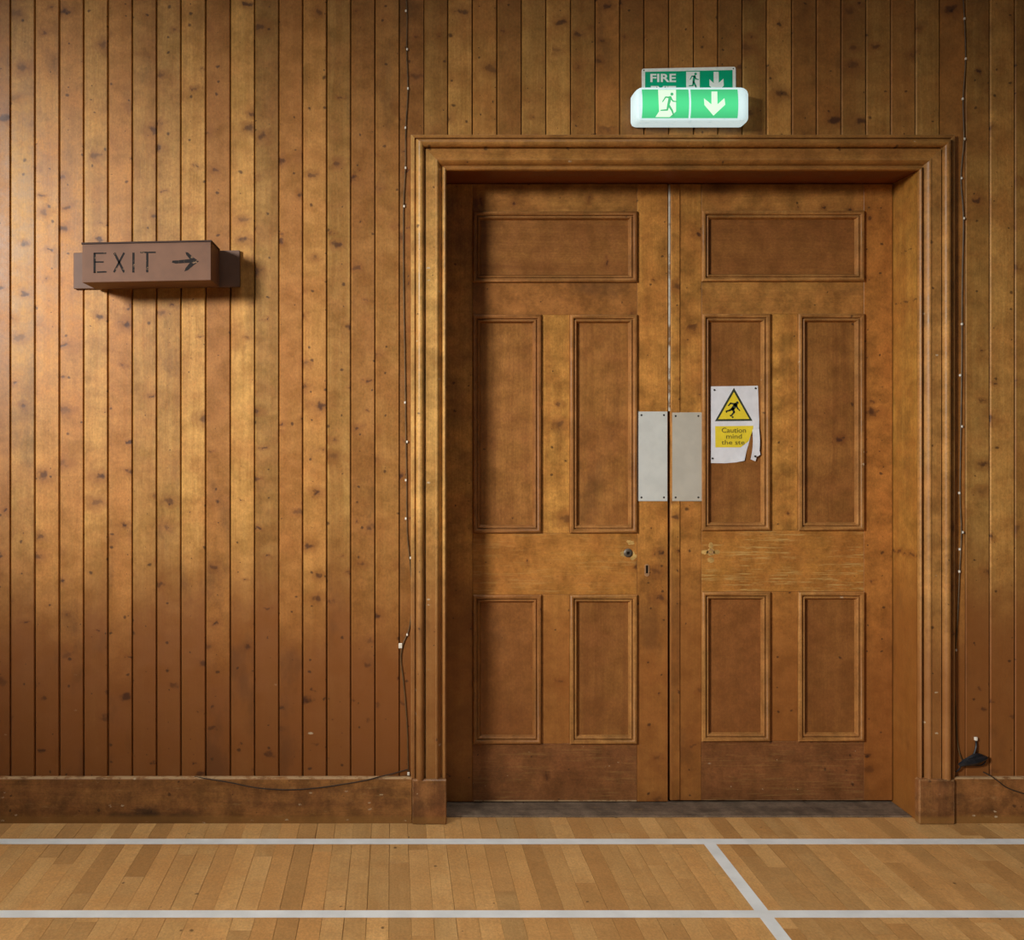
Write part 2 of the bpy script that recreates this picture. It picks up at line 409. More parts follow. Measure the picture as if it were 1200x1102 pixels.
# ------------------------------------------------------------------ setting: wall, floor
DY = 0.16                                  # door face
XL, XR = WX(523, -0.012), WX(1077.3, -0.012)   # clear opening
ZH = WZ(199.5, -0.012)
CW = 0.125                                 # casing width
TOP = 3.3
XW0, XW1 = WX(-45.5 - 28.75 * 16), WX(1334 + 28.75 * 18)

wb = bmesh.new()
bm_box(XW0, XL - 0.032, 0.0125, 0.26, 0.0, TOP, bm=wb)
bm_box(XR + 0.032, XW1, 0.0125, 0.26, 0.0, TOP, bm=wb)
bm_box(XL - 0.032, XR + 0.032, 0.0125, 0.26, ZH + 0.032, TOP, bm=wb)
bm_box(XL - 0.032, XR + 0.032, 0.225, 0.26, 0.0, ZH + 0.032, bm=wb)
wall = link('wall_back', wb, M['gap'])
tag(wall, 'hall wall clad in upright varnished knotty pine boards round the double doors', 'wall', kind='structure')

edges = [-45.5, -16.7, 12, 40.8, 69.5, 98, 126.5, 155, 183.5, 212, 241, 270, 298.5, 326.8, 354.8, 383, 411.2, 439.5, 468.3, 496.6, 525, 553.7, 582.5,
         611.3, 640, 669, 697.7, 726.5, 755, 784, 813, 841.5, 870, 898.7, 928, 957, 986, 1015, 1044, 1073, 1101.5, 1131, 1160, 1189.3, 1218, 1247, 1276, 1305, 1334]
edges = [-45.5 - 28.75 * k for k in range(16, 0, -1)] + edges + [1334 + 28.75 * k for k in range(1, 19)]
def bm_board(w, z0, z1):
    pr = [(-w / 2 + 0.0014, 0.012), (-w / 2 + 0.0014, 0.0050), (-w / 2 + 0.0050, 0.0), (w / 2 - 0.0040, 0.0), (w / 2 - 0.0014, 0.0040), (w / 2 - 0.0014, 0.012)]
    return bm_loft([[(x, y, z0) for x, y in pr], [(x, y, z1) for x, y in pr]])
def board(x0, x1, z0, z1, cache={}):
    key = (round(x1 - x0, 3), round(z0, 2), round(z1, 2))
    w = x1 - x0
    dy = R.uniform(-0.0006, 0.0006)
    if key in cache:
        o = bpy.data.objects.new('board', cache[key]); C.objects.link(o)
        o.location = ((x0 + x1) / 2, dy, 0); o.parent = wall
    else:
        b = bm_board(w, z0, z1)
        o = link('board', b, M['board'], wall, loc=(0, 0, 0))
        o.location = ((x0 + x1) / 2, dy, 0)
        cache[key] = o.data
ZB = 0.150
cas_l, cas_r, cas_t = XL - CW + 0.004, XR + CW - 0.004, ZH + CW - 0.004
for a, b in zip(edges, edges[1:]):
    xa, xb = WX(a), WX(b)
    if xb <= cas_l or xa >= cas_r:
        board(xa, xb, ZB, TOP)
    elif xa >= cas_l and xb <= cas_r:
        board(xa, xb, cas_t, TOP)
    else:                                   # notched at the casing's corner: long sliver and short rest meet in one board
        bm = bmesh.new()
        for (u0, u1, z0) in ((xa, cas_l, ZB), (cas_l, xb, cas_t)) if xa < cas_l else ((xa, cas_r, cas_t), (cas_r, xb, ZB)):
            if u1 - u0 < 0.003: continue
            bm_box(u0 + (0.001 if u0 == xa else 0), u1 - (0.0008 if u1 == xb else 0), 0.0, 0.012, z0, TOP, bm=bm)
        link('board', bm, M['board'], wall)

# floor: a base slab with strips laid on it, running away from the wall
fl = bmesh.new()
bm_box(XW0, XW1, -1.60, 0.26, -0.06, -0.012, bm=fl)
bm_box(XW0, XW1, -4.6, -1.60, -0.06, 0.0, bm=fl)
floor = link('floor', fl, M['floor'])
tag(floor, 'sports hall floor of narrow honey coloured hardwood strips with white court lines', 'floor', kind='structure')
SW = 0.0632
x = -1.78
nstrip = 0
while x < 2.62 and nstrip < 296:
    yb = 0.0 if (x + SW < XL + 0.002 or x > XR - 0.002) else 0.033
    yy = yb
    first = True
    while yy > -1.60:
        L = R.uniform(0.30, 1.05) if not first else R.uniform(0.12, 0.95)
        y2 = yy - L
        if y2 < -1.35: y2 = -1.60
        g_ = R.choice((0.0002, 0.0003, 0.0006, 0.0010, 0.0016))
        b = bm_box(x + g_ / 2, x + SW - g_ / 2, y2 + 0.0002, yy - 0.0002, -0.012, R.uniform(-0.0003, 0.0), bev=0.0004)
        link('floor_strip', b, M['floor'], floor); nstrip += 1
        yy = y2; first = False
    x += SW
rest = bmesh.new()                           # strips outside the picture, joined
xr_ = x
for xs in [-1.78 - SW * k for k in range(1, int((-1.78 - XW0) / SW) + 1)] + [xr_ + SW * k for k in range(int((XW1 - xr_) / SW))]:
    yy = 0.0
    while yy > -1.60:
        y2 = max(-1.60, yy - R.uniform(0.3, 1.05))
        bm_box(xs + 0.0003, xs + SW - 0.0003, y2 + 0.0002, yy - 0.0002, -0.012, -0.0002, bm=rest)
        yy = y2
tag(link('floor_strip', rest, M['floor'], floor), kind='stuff')
def zf(py): return F * CH / (py - VY) - CD      # Y of a floor point seen at row py
y1, y2 = zf(986.6), zf(1071.6)
link('court_line', bm_box(XW0, XW1, y1 - 0.0205, y1 + 0.0205, 0.0, 0.0007), M['paint_white'], floor, label='white court line nearest the wall')
link('court_line', bm_box(XW0, XW1, y2 - 0.0205, y2 + 0.0205, 0.0, 0.0007), M['paint_white'], floor, label='white court line farther from the wall')
xc = WX(829.5, y1)
link('court_line', bm_box(xc - 0.020, xc + 0.020, -1.6, y1 - 0.0205, 0.0, 0.0009), M['paint_white'], floor, label='white court line running straight out from the wall line')

# baseboards
BT = 0.160
def bm_baseboard(x0, x1):
    pr = [(0.0, 0.0), (-0.020, 0.0), (-0.020, BT - 0.006), (-0.017, BT - 0.001), (-0.013, BT), (0.0, BT)]
    return bm_loft([[(x0, y, z) for y, z in pr], [(x1, y, z) for y, z in pr]])
PX = (WX(483, -0.028), WX(523.3, -0.028), WX(1077, -0.028), WX(1119, -0.028))
bl = link('baseboard_left', bm_baseboard(XW0, PX[0] - 0.0015), M['base'])
tag(bl, 'scuffed dark stained wooden skirting board left of the double doors', 'baseboard', kind='structure')
brd = link('baseboard_right', bm_baseboard(PX[3] + 0.0015, XW1), M['base'])
tag(brd, 'short dark wooden skirting board right of the double doors', 'baseboard', kind='structure')

# door frame
frame = empty('trim_1', ((XL + XR) / 2, 0, 0), 'moulded wooden door frame with deep jambs round the double doors', 'door frame', 'structure')
prof = [(0.0, -0.002), (0.0, 0.010), (0.002, 0.0135), (0.006, 0.0155), (0.010, 0.0135), (0.0125, 0.009), (0.0142, 0.0015), (0.0180, 0.0015), (0.0205, 0.008),
        (0.026, 0.016), (0.031, 0.0215), (0.0345, 0.023), (0.037, 0.0225), (0.0375, 0.020), (0.0725, 0.020), (0.0738, 0.0095), (0.0775, 0.0095), (0.079, 0.0225), (0.083, 0.0305), (0.089, 0.0345),
        (0.095, 0.0350), (0.101, 0.032), (0.106, 0.025), (0.1075, 0.010), (0.1115, 0.010), (0.1130, 0.0180), (0.122, 0.0175), (0.125, 0.014), (0.125, -0.002)]
PT = 0.1575
link('side_casing', bm_loft([[(XL - u, -y, PT) for u, y in prof], [(XL - u, -y, ZH + u) for u, y in prof]]), M['casing_z'], frame, smooth=True)
link('side_casing', bm_loft([[(XR + u, -y, PT) for u, y in prof], [(XR + u, -y, ZH + u) for u, y in prof]]), M['casing_z'], frame, smooth=True)
link('head_casing', bm_loft([[(XL - u, -y, ZH + u) for u, y in prof], [(XR + u, -y, ZH + u) for u, y in prof]]), M['casing_x'], frame, smooth=True)
link('plinth_block', bm_box(PX[0], PX[1], -0.030, 0.0, 0.0, PT, 0.0035), M['plinth'], frame)
link('plinth_block', bm_box(PX[2], PX[3], -0.030, 0.0, 0.0, PT, 0.0035), M['plinth'], frame)
link('jamb_lining', bm_box(XL - 0.030, XL, 0.0, 0.224, 0.0, ZH, 0.0008), M['jamb'], frame)
link('jamb_lining', bm_box(XR, XR + 0.030, 0.0, 0.224, 0.0, ZH, 0.0008), M['jamb'], frame)
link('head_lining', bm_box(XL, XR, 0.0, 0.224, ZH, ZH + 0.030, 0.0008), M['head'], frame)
link('threshold', bm_box(XL, XR, 0.034, 0.224, -0.012, 0.004, 0.0025), M['threshold'], frame, label='grey worn threshold board')

# ------------------------------------------------------------------ doors
def ring(x0, x1, z0, z1, yf, prof):
    loops = []
    for u, y in prof:
        loops.append([(x0 + u, yf - y, z0 + u), (x1 - u, yf - y, z0 + u), (x1 - u, yf - y, z1 - u), (x0 + u, yf - y, z1 - u)])
    return bm_loft(loops + [loops[0]], caps=False)
mprof = [(0.0, -0.001), (0.0, 0.004), (0.0015, 0.0085), (0.0045, 0.0112), (0.0085, 0.0118), (0.0125, 0.0098), (0.0148, 0.0060), (0.0155, 0.0005), (0.0175, 0.0000), (0.0185, 0.0030), (0.0210, 0.0050), (0.0240, 0.0042),
         (0.0265, 0.0005), (0.0275, -0.0040), (0.0310, -0.0085), (0.0310, -0.012), (0.0, -0.012)]
def door(name, label, xa, xm0, xm1, xb, hs0, hs1, ytop, rows, ybot, yf, hinge_left, rail_mat):
    """xa,xb leaf edges; hs0,hs1 panel zone; xm0,xm1 muntin; rows [(t,b)] of the three panel rows, all in picture px at the door face"""
    X = lambda p: WX(p, yf)
    Z = lambda p: WZ(p, yf)
    d = empty(name, (X((xa + xb) / 2), yf + 0.02, 0.0), label, 'door', 'structure')
    zt, zb = ZH - 0.003, ybot
    y0, y1 = yf, yf + 0.042
    e = 0.0004; bv = 0.0009
    link('stile', bm_box(xa if isinstance(xa, float) and xa < 50 else X(xa), X(hs0) - e, y0, y1, zb, zt, bv), M['stile'], d)
    link('stile', bm_box(X(hs1) + e, X(xb), y0, y1, zb, zt, bv), M['stile'], d)
    (t1, b1), (t2, b2), (t3, b3) = rows
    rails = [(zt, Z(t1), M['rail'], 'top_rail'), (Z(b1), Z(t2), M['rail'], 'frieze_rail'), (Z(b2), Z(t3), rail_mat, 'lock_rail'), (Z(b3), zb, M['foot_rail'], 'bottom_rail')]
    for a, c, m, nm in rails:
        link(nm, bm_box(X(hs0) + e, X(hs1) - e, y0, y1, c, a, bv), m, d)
    for t, b in ((t2, b2), (t3, b3)):
        link('muntin', bm_box(X(xm0) + e, X(xm1) - e, y0, y1, Z(b) + e, Z(t) - e, bv), M['stile'], d)
    cells = [(hs0, hs1, t1, b1, 'panel_x')] + [(p, q, t, b, 'panel_z') for t, b in ((t2, b2), (t3, b3)) for p, q in ((hs0, xm0), (xm1, hs1))]
    for p, q, t, b, mk in cells:
        pn = link('panel', bm_box(X(p) + 0.001, X(q) - 0.001, y0 + 0.0088, y1 - 0.008, Z(b) + 0.001, Z(t) - 0.001, 0.001), M[mk], d)
        link('panel_moulding', ring(X(p), X(q), Z(b), Z(t), yf, mprof), M['mould'], pn, smooth=True)
    return d
d1 = door('door_1', 'left leaf of the panelled brown double door, with round lock rose and keyhole', 518.5, 634.3, 667.5, 782.6, 553.8, 746.5, 215,
          [(248, 331.5), (369, 625), (697, 872)], 0.0075, DY, True, M['lock_rail'])
d2 = door('door_2', 'right leaf of the panelled brown double door, with the caution notice on it', 785.4, 902.2, 934.8, 1045.8, 822, 1012.3, 215,
          [(247.3, 330.5), (368, 622), (693.5, 869)], 0.0115, DY + 0.001, False, M['lock_rail_worn'])
# right leaf: planted bead along the meeting stile and its flaking pale edge
yb_ = DY + 0.001
link('meeting_bead', bm_box(WX(786.2, yb_), WX(796.5, yb_), yb_ - 0.004, yb_, 0.0125, ZH - 0.004, 0.0016), M['stile'], d2)
link('pale_edge', bm_box(WX(783.5, yb_), WX(785.5, yb_), yb_ - 0.0012, yb_ + 0.02, WZ(482, yb_), ZH - 0.006, 0.0006), M['edge'], d2, label='flaking white paint along the upper meeting edge')
# push plates
def push_plate(parent, x0, x1, z0, z1, mat, label):
    yf = DY
    p = link('push_plate', bm_box(WX(x0, yf), WX(x1, yf), yf - 0.0032, yf - 0.0006, WZ(z1, yf), WZ(z0, yf), 0.0008), mat, parent, label=label)
    for sx in (x0 + 4.2, x1 - 4.2):
        for sz in (z0 + 4.2, z1 - 4.4):
            c = W(sx, sz, yf)
            link('screw', bm_cyl((c.x, yf - 0.0030, c.z), 'y', 0.0040, 0.0030, 0.0012, 10), M['screw'], p)
    return p
push_plate(d1, 747.3, 782.0, 482.5, 587.5, M['metal_l'], 'satin metal push plate')
push_plate(d2, 787.3, 822.3, 483.5, 587.5, M['metal_r'], 'grey metal push plate')
# lock rose, key hole, ghost marks
c = W(736, 648.2, DY)
rb = bmesh.new()
prf = [(0.0165, 0.0), (0.0165, 0.002), (0.014, 0.0045), (0.010, 0.0060), (0.0065, 0.0060), (0.0055, 0.0030), (0.0, 0.0030)]
loops = []
for r_, h_ in prf:
    loops.append([(c.x + max(r_, 1e-4) * math.cos(2 * math.pi * i / 20), DY - h_, c.z + max(r_, 1e-4) * math.sin(2 * math.pi * i / 20)) for i in range(20)])
bm_loft(loops, caps=True, bm=rb)
rose = link('lock_rose', rb, M['old_iron'], d1, smooth=True, label='round dark metal rose without its knob')
link('spindle_hole', bm_box(c.x - 0.0045, c.x + 0.0045, DY - 0.0046, DY - 0.0031, c.z - 0.0045, c.z + 0.0045), M['gap'], rose)
def blob(cx, cz, rx, rz, n=22, j=0.3, rot=0.0):
    out = []
    for i in range(n):
        a = 2 * math.pi * i / n
        k = 1 + R.uniform(-j, j)
        u, v = rx * k * math.cos(a), rz * k * math.sin(a)
        out.append((cx + u * math.cos(rot) - v * math.sin(rot), cz + u * math.sin(rot) + v * math.cos(rot)))
    return out
wm = bmesh.new()
for (qx, qy, rx, rz) in ((731, 649, 0.012, 0.011), (742, 652, 0.012, 0.014), (739, 636, 0.014, 0.009)):
    q = W(qx, qy, DY)
    bm_poly(blob(q.x, q.z, rx, rz), DY, 0.0002, wm)
link('worn_patch', wm, M['bare'], d1, label='bare yellowish wood scratched round the lock rose')
q = W(758, 668.5, DY)
def capsule(cx, cz, w, h, n=8):
    r = w / 2
    return [(cx + r * math.cos(math.pi * i / n), cz + h / 2 - r + r * math.sin(math.pi * i / n)) for i in range(n + 1)] + \
           [(cx - r * math.cos(math.pi * i / n), cz - h / 2 + r - r * math.sin(math.pi * i / n)) for i in range(n + 1)]
ke = link('keyhole_plate', bm_poly(capsule(q.x, q.z, 0.0175, 0.046), DY, 0.0022), M['escutcheon'], d1, label='small worn keyhole plate')
link('keyhole', bm_poly([(q.x - 0.0042, q.z - 0.011), (q.x + 0.0042, q.z - 0.011), (q.x + 0.0042, q.z + 0.018), (q.x - 0.0042, q.z + 0.018)], DY - 0.0022, 0.0003), M['gap'], ke)
gm = bmesh.new()
yk = DY + 0.001
for (qx, qy, rx, rz) in ((833, 639.5, 0.0085, 0.0120), (826, 647.2, 0.0130, 0.0085), (840, 647.2, 0.0130, 0.0085), (833, 656.5, 0.0125, 0.0105), (833, 647, 0.0155, 0.0140)):
    q = W(qx, qy, yk)
    bm_poly(blob(q.x, q.z, rx, rz, j=0.12), yk, 0.0002, gm)
link('fitting_mark', gm, M['bare'], d2, label='pale lobed mark left by a lost door fitting')
q = W(833, 647, yk)
link('fitting_ring', bm_loft([[(q.x + r_ * math.cos(2 * math.pi * i / 18), yk - h_, q.z + r_ * math.sin(2 * math.pi * i / 18)) for i in range(18)]
     for r_, h_ in ((0.0095, 0.0), (0.0095, 0.0006), (0.0065, 0.0006), (0.0065, 0.0))], caps=False), M['escutcheon'], d2)

# ------------------------------------------------------------------ brown EXIT sign box
YB, YP = -0.168, -0.014
sg = empty('exit_sign', W(172, 308, 0.0), 'brown box sign reading EXIT with an arrow, on the boards left of the doors', 'sign')
pq = [W(86, 296.2, YP), W(281, 293.3, YP), W(281, 336.3, YP), W(86, 338.6, YP)]
pb = bm_loft([[(v.x, 0.0 - 0.0008, v.z) for v in pq], [(v.x, YP, v.z) for v in pq]])
bmesh.ops.bevel(pb, geom=pb.edges[:], offset=0.002, segments=1, affect='EDGES')
link('backplate', pb, M['box_plate'], sg)
fq = [W(96.4, 286.0, YB), W(247.2, 283.0, YB), W(247.2, 328.4, YB), W(96.4, 331.3, YB)]
bb = bm_loft([[(v.x, YP, v.z) for v in fq], [(v.x, YB, v.z) for v in fq]])
bmesh.ops.bevel(bb, geom=bb.edges[:], offset=0.0012, segments=1, affect='EDGES')
link('sign_box', bb, M['box'], sg)
a0, a1 = W(95.6, 284.6, YB), W(248.0, 281.5, YB)
lb = bm_loft([[(a0.x, y, a0.z - 0.0055), (a1.x, y, a1.z - 0.0055), (a1.x, y, a1.z), (a0.x, y, a0.z)] for y in (YP, YB - 0.003)])
link('box_lid', lb, M['box_dark'], sg)
E3 = lambda x, y: (lambda v: (v.x, v.z))(W(80 + x / 10.0, 270 + y / 10.0, YB))
E4 = lambda x, y: (lambda v: (v.x, v.z))(W(180 + x / 9.23, 270 + y / 9.23, YB))
lw = 0.0074
yl = YB - 0.0001
glyphs = {
    'E': [([(308, 266), (308, 500)], lw), ([(300, 270), (445, 268)], lw * .62), ([(310, 372), (415, 371)], lw * .62), ([(305, 492), (450, 486)], lw * .7)],
    'X': [([(540, 265), (655, 492)], lw), ([(655, 263), (535, 492)], lw * .85)],
    'I': [([(764, 262), (763, 495)], lw)],
    'T': [([(845, 259), (1025, 258)], lw * .68), ([(926, 268), (925, 493)], lw)],
}
for ch, strokes in glyphs.items():
    b = bmesh.new()
    for pts, w_ in strokes:
        bm_stroke([E3(*p) for p in pts], w_, yl, 0.0004, b, round_ends=False)
    link('letter', b, M['letter'], sg)
arrow = [(490, 335), (425, 290), (372, 240), (345, 236), (352, 264), (392, 312), (240, 326), (205, 328), (198, 350), (240, 360), (392, 352), (345, 410), (334, 444), (372, 430), (425, 385)]
link('arrow', bm_poly([E4(*p) for p in arrow], yl, 0.0004), M['letter'], sg)

# ------------------------------------------------------------------ lettering helper (built-in font converted to mesh)
def text_bm(txt, h, x0, x1, zbase, y, bold=0.0, th=0.0003):
    cu = bpy.data.curves.new('lettering', 'FONT')
    cu.body = txt; cu.size = 1.0; cu.offset = bold; cu.resolution_u = 3
    ob = bpy.data.objects.new('lettering', cu)
    C.objects.link(ob)
    dg = bpy.context.evaluated_depsgraph_get()
    me = bpy.data.meshes.new_from_object(ob.evaluated_get(dg))
    bpy.data.objects.remove(ob, do_unlink=True)
    xs = [v.co.x for v in me.vertices]; ys = [v.co.y for v in me.vertices]
    b = bmesh.new(); b.from_mesh(me)
    bpy.data.meshes.remove(me)
    sx = (x1 - x0) / (max(xs) - min(xs)); mx, my = min(xs), min(ys)
    cap = 0.73
    for v in b.verts:
        v.co = Vector((x0 + (v.co.x - mx) * sx, y - th, zbase + v.co.y * h / cap))
    return b
def man(P, s, y, th, kind='door'):
    """running figure; P maps unit (u right, v up; height 1) to (x,z); s metres per unit"""
    b = bmesh.new()
    bm_poly(disc(*P(0.30, 0.93), 0.085 * s, 14), y, th, b)
    bm_stroke([P(0.20, 0.78), P(0.10, 0.46)], [0.17 * s, 0.13 * s], y, th, b)                       # trunk
    bm_stroke([P(0.22, 0.78), P(-0.05, 0.80), P(-0.22, 0.60)], [0.10 * s, 0.075 * s, 0.055 * s], y, th, b)  # rear arm
    bm_stroke([P(0.22, 0.78), P(0.36, 0.62), P(0.58, 0.60)], [0.09 * s, 0.07 * s, 0.055 * s], y, th, b)     # front arm
    bm_stroke([P(0.10, 0.46), P(0.04, 0.24), P(-0.32, 0.22), ], [0.13 * s, 0.09 * s, 0.06 * s], y, th, b)  # rear leg
    bm_stroke([P(0.10, 0.46), P(0.30, 0.22), P(0.40, 0.0), P(0.30, -0.01)], [0.13 * s, 0.10 * s, 0.07 * s, 0.05 * s], y, th, b)  # front leg
    return b

# ------------------------------------------------------------------ green FIRE EXIT plaque behind the lamp
YQ = -0.0035
pl = empty('fire_exit_plaque', W(807, 128, 0.0), 'flat green and white FIRE EXIT plaque screwed up behind the lit exit lamp', 'sign')
Q = lambda x, y, Y=YQ: (lambda v: (v.x, v.z))(W(735 + x / 8.57, 70 + y / 8.57, Y))
def rrect(pts, r, n=5):
    out = []
    m = len(pts)
    for i in range(m):
        p, a, c_ = Vector(pts[i]), Vector(pts[i - 1]), Vector(pts[(i + 1) % m])
        u, v = (a - p).normalized(), (c_ - p).normalized()
        s, e_ = p + u * r, p + v * r
        for k in range(n + 1):
            t = k / n
            out.append(tuple((1 - t) ** 2 * s + 2 * t * (1 - t) * p + t * t * e_))
    return out
outer = [Q(146, 90), Q(1090, 70), Q(1092, 430), Q(148, 430)]
link('plate', bm_poly(rrect(outer, 0.008), -0.0008, 0.0027), M['sign_white'], pl)
link('green_field', bm_poly([Q(180, 122), Q(1058, 104), Q(1060, 405), Q(180, 405)], YQ, 0.0002), M['sign_green'], pl)
yq = YQ - 0.0002
x0_, zb_ = Q(232, 222); x1_, zt_ = Q(490, 140)
link('lettering', text_bm('FIRE', zt_ - zb_, x0_, x1_, zb_, yq, 0.028), M['sign_white'], pl, label='FIRE in white capitals')
x0_, zb_ = Q(236, 345); x1_, zt_ = Q(490, 262)
link('lettering', text_bm('EXIT', zt_ - zb_, x0_, x1_, zb_, yq, 0.028), M['sign_white'], pl, label='EXIT in white capitals')
dw = link('doorway_symbol', bm_poly([Q(592, 122), Q(728, 119), Q(728, 330), Q(592, 330)], yq, 0.0002), M['sign_white'], pl)
ox, oz = Q(655, 300); s_ = (Q(655, 128)[1] - oz) / 1.02
link('running_figure', man(lambda u, v: (ox + u * s_ * 0.62, oz + v * s_), s_ * 0.9, yq - 0.0002, 0.0002), M['sign_green'], dw)
link('arrow', bm_poly([Q(868, 122), Q(918, 121), Q(920, 232), Q(966, 190), Q(970, 262), Q(896, 330), Q(826, 262), Q(826, 195), Q(868, 235)], yq, 0.0002), M['sign_white'], pl)
for sx, sy in ((168, 106), (1066, 90)):
    v = Q(sx, sy)
    link('screw', bm_cyl((v[0], YQ, v[1]), 'y', 0.0024, 0.0020, 0.0008, 8), M['screw'], pl)

# ------------------------------------------------------------------ lit exit lamp
YLF = -0.078
org = W(805, 122, 0.0)
lp = empty('emergency_exit_light', (org.x, 0.0, WZ(121.5, YLF)), 'lit green and white emergency exit lamp with running man, above the doors', 'lamp')
x0_, x1_ = WX(743.0, YLF), WX(871.5, YLF)
z0_, z1_ = WZ(140.8, YLF), WZ(102.3, YLF)
xb0, xb1 = WX(738, 0), WX(868.5, 0)
zb0, zb1 = z0_ - 0.004, z1_ - 0.001
def rr(x0, x1, z0, z1, r, y, n=5):
    pts = []
    for cx, cz, a0 in ((x1 - r, z1 - r, 0), (x0 + r, z1 - r, 90), (x0 + r, z0 + r, 180), (x1 - r, z0 + r, 270)):
        for k in range(n + 1):
            a = math.radians(a0 + 90 * k / n)
            pts.append((cx + r * math.cos(a), y, cz + r * math.sin(a)))
    return pts
prof_l = [(0.0, -0.012), (0.0, -0.046)] + [(0.013 * (1 - math.cos(t)), -0.046 - (-YLF - 0.046) * math.sin(t)) for t in [math.radians(q) for q in (18, 36, 54, 72, 90)]]
xr1 = WX(871.8, -0.012); kr = (xr1 - WX(869.5, YLF)) / 0.013
loops = []
for ins, y in prof_l:
    loops.append(rr(xb0 + ins, xr1 - ins * kr, zb0 + ins * 0.42, zb1 + 0.002 - ins * 0.16, max(0.020 - ins * 0.6, 0.008), y, 7))
bmL = bm_loft(loops)
link('lens', bmL, M['lens'], lp, smooth=True, label='glowing white plastic cover')
link('lamp_base', bm_box(xb0 + 0.004, xr1 - 0.006, -0.012, -0.0065, zb0 + 0.004, zb1 - 0.004, 0.002), M['lamp_base'], lp)
V = lambda x, y: (lambda v: (v.x, v.z))(W(735 + x / 8.57, 70 + y / 8.57, YLF))
def bowed(xa, xb, ya, yb, bow=4.0, n=6):
    left = [V(xa + bow * (1 - (2 * k / n - 1) ** 2), ya + (yb - ya) * k / n) for k in range(n + 1)]
    right = [V(xb + bow * (1 - (2 * k / n - 1) ** 2), yb + (ya - yb) * k / n) for k in range(n + 1)]
    return left + right
g1_ = link('green_film', bm_poly(bowed(146, 614, 299, 588, 8), YLF, 0.0003), M['lens_green'], lp)
g2_ = link('green_film', bm_poly(bowed(634, 1108, 299, 588, 8), YLF, 0.0003), M['lens_green'], lp)
yv = YLF - 0.0003
dw2 = link('doorway_symbol', bm_poly([V(310, 302), V(490, 302), V(490, 520), V(425, 577), V(283, 577), V(320, 520), V(318, 470)], yv, 0.0003), M['lens_print'], g1_)
ox2, oz2 = V(395, 560); s2 = V(395, 330)[1] - oz2
link('running_figure', man(lambda u, v: (ox2 + u * s2 * 0.78 - 0.10 * s2 * 0, oz2 + v * s2), s2 * 0.80, yv - 0.0003, 0.0002), M['lens_man'], g1_)
link('arrow', bm_poly([V(846, 320), V(904, 320), V(906, 450), V(976, 386), V(984, 452), V(866, 562), V(776, 456), V(770, 388), V(846, 450)], yv, 0.0003), M['lens_print'], g2_)

# ------------------------------------------------------------------ caution notice on the right leaf
YN = DY + 0.001 + 0.0088 - 0.0012
nt = empty('caution_notice', W(861, 497, YN), 'white paper notice with yellow triangle reading Caution mind the step, torn at its corner', 'notice')
N = lambda x, y, Y=YN: (lambda v: (v.x, v.z))(W(820 + x / 10.01, 440 + y / 10.01, Y))
def sheet(pts, y, amp=0.0012):
    b = bmesh.new()
    f = b.faces.new([b.verts.new((p[0], y, p[1])) for p in pts]); f.normal_update()
    bmesh.ops.triangulate(b, faces=[f])
    for _ in range(3):
        bmesh.ops.subdivide_edges(b, edges=[e for e in b.edges if e.calc_length() > 0.016], cuts=1)
        bmesh.ops.triangulate(b, faces=b.faces[:])
    return b
main = [(128, 130), (300, 128), (500, 126), (682, 122), (688, 250), (692, 400), (696, 520), (690, 640), (624, 640), (600, 700), (575, 800), (545, 900), (520, 1002), (420, 1022), (300, 1032), (130, 1030), (132, 800), (130, 500)]
sb = sheet([N(*p) for p in main], YN)
cx_, cz_ = N(690, 640)
tx, tz = N(520, 1000)
for v in sb.verts:
    dd = math.hypot(v.co.x - cx_, v.co.z - cz_)
    d3 = math.hypot(v.co.x - tx, v.co.z - tz)
    v.co.y -= 0.004 * math.exp(-(dd / 0.03) ** 2) + 0.004 * math.exp(-(d3 / 0.025) ** 2)
sh = link('sheet', sb, M['paper'], nt, smooth=False)
sm = sh.modifiers.new('thickness', 'SOLIDIFY'); sm.thickness = 0.0003; sm.offset = 1.0
fb = sheet([N(*p) for p in [(612, 638), (690, 632), (692, 760), (688, 880), (700, 930), (660, 960), (648, 1008), (592, 985), (606, 880), (612, 760)]], YN)
ax_, az_ = N(640, 636)
for v in fb.verts:
    v.co.y -= 0.004 + 0.006 * math.sin(max(0.0, min(1.0, (az_ - v.co.z) / 0.11)) * math.pi) + 0.10 * max(0, v.co.x - ax_ + 0.004)
fo = link('torn_strip', fb, M['paper'], nt, label='curling torn strip of the sheet')
sm = fo.modifiers.new('thickness', 'SOLIDIFY'); sm.thickness = 0.0003; sm.offset = 1.0
yn = YN - 0.0006
def decal_bm(pts):
    b = sheet([N(*p) for p in pts], yn)
    for v in b.verts:
        dd = math.hypot(v.co.x - cx_, v.co.z - cz_); d3 = math.hypot(v.co.x - tx, v.co.z - tz)
        v.co.y -= 0.004 * math.exp(-(dd / 0.03) ** 2) + 0.004 * math.exp(-(d3 / 0.025) ** 2)
    return b
tri = link('warning_triangle', decal_bm([(400, 146), (617, 534), (178, 538)]), M['ink'], nt, label='black edged warning triangle')
b = decal_bm([(400, 196), (580, 512), (216, 515)])
bmesh.ops.translate(b, verts=b.verts, vec=(0, -0.0004, 0))
link('yellow_field', b, M['yellow'], tri)
fm = bmesh.new()
ym = yn - 0.0008
NP = lambda pts: [N(*p) for p in pts]
u_ = 0.1 * (YN + CD) / F
bm_poly(disc(*N(438, 322), 17 * u_, 12), ym, 0.0002, fm)
bm_stroke(NP([(418, 345), (385, 395)]), [46 * u_, 40 * u_], ym, 0.0002, fm)
bm_stroke(NP([(425, 340), (360, 328), (336, 355)]), [22 * u_, 18 * u_, 14 * u_], ym, 0.0002, fm)
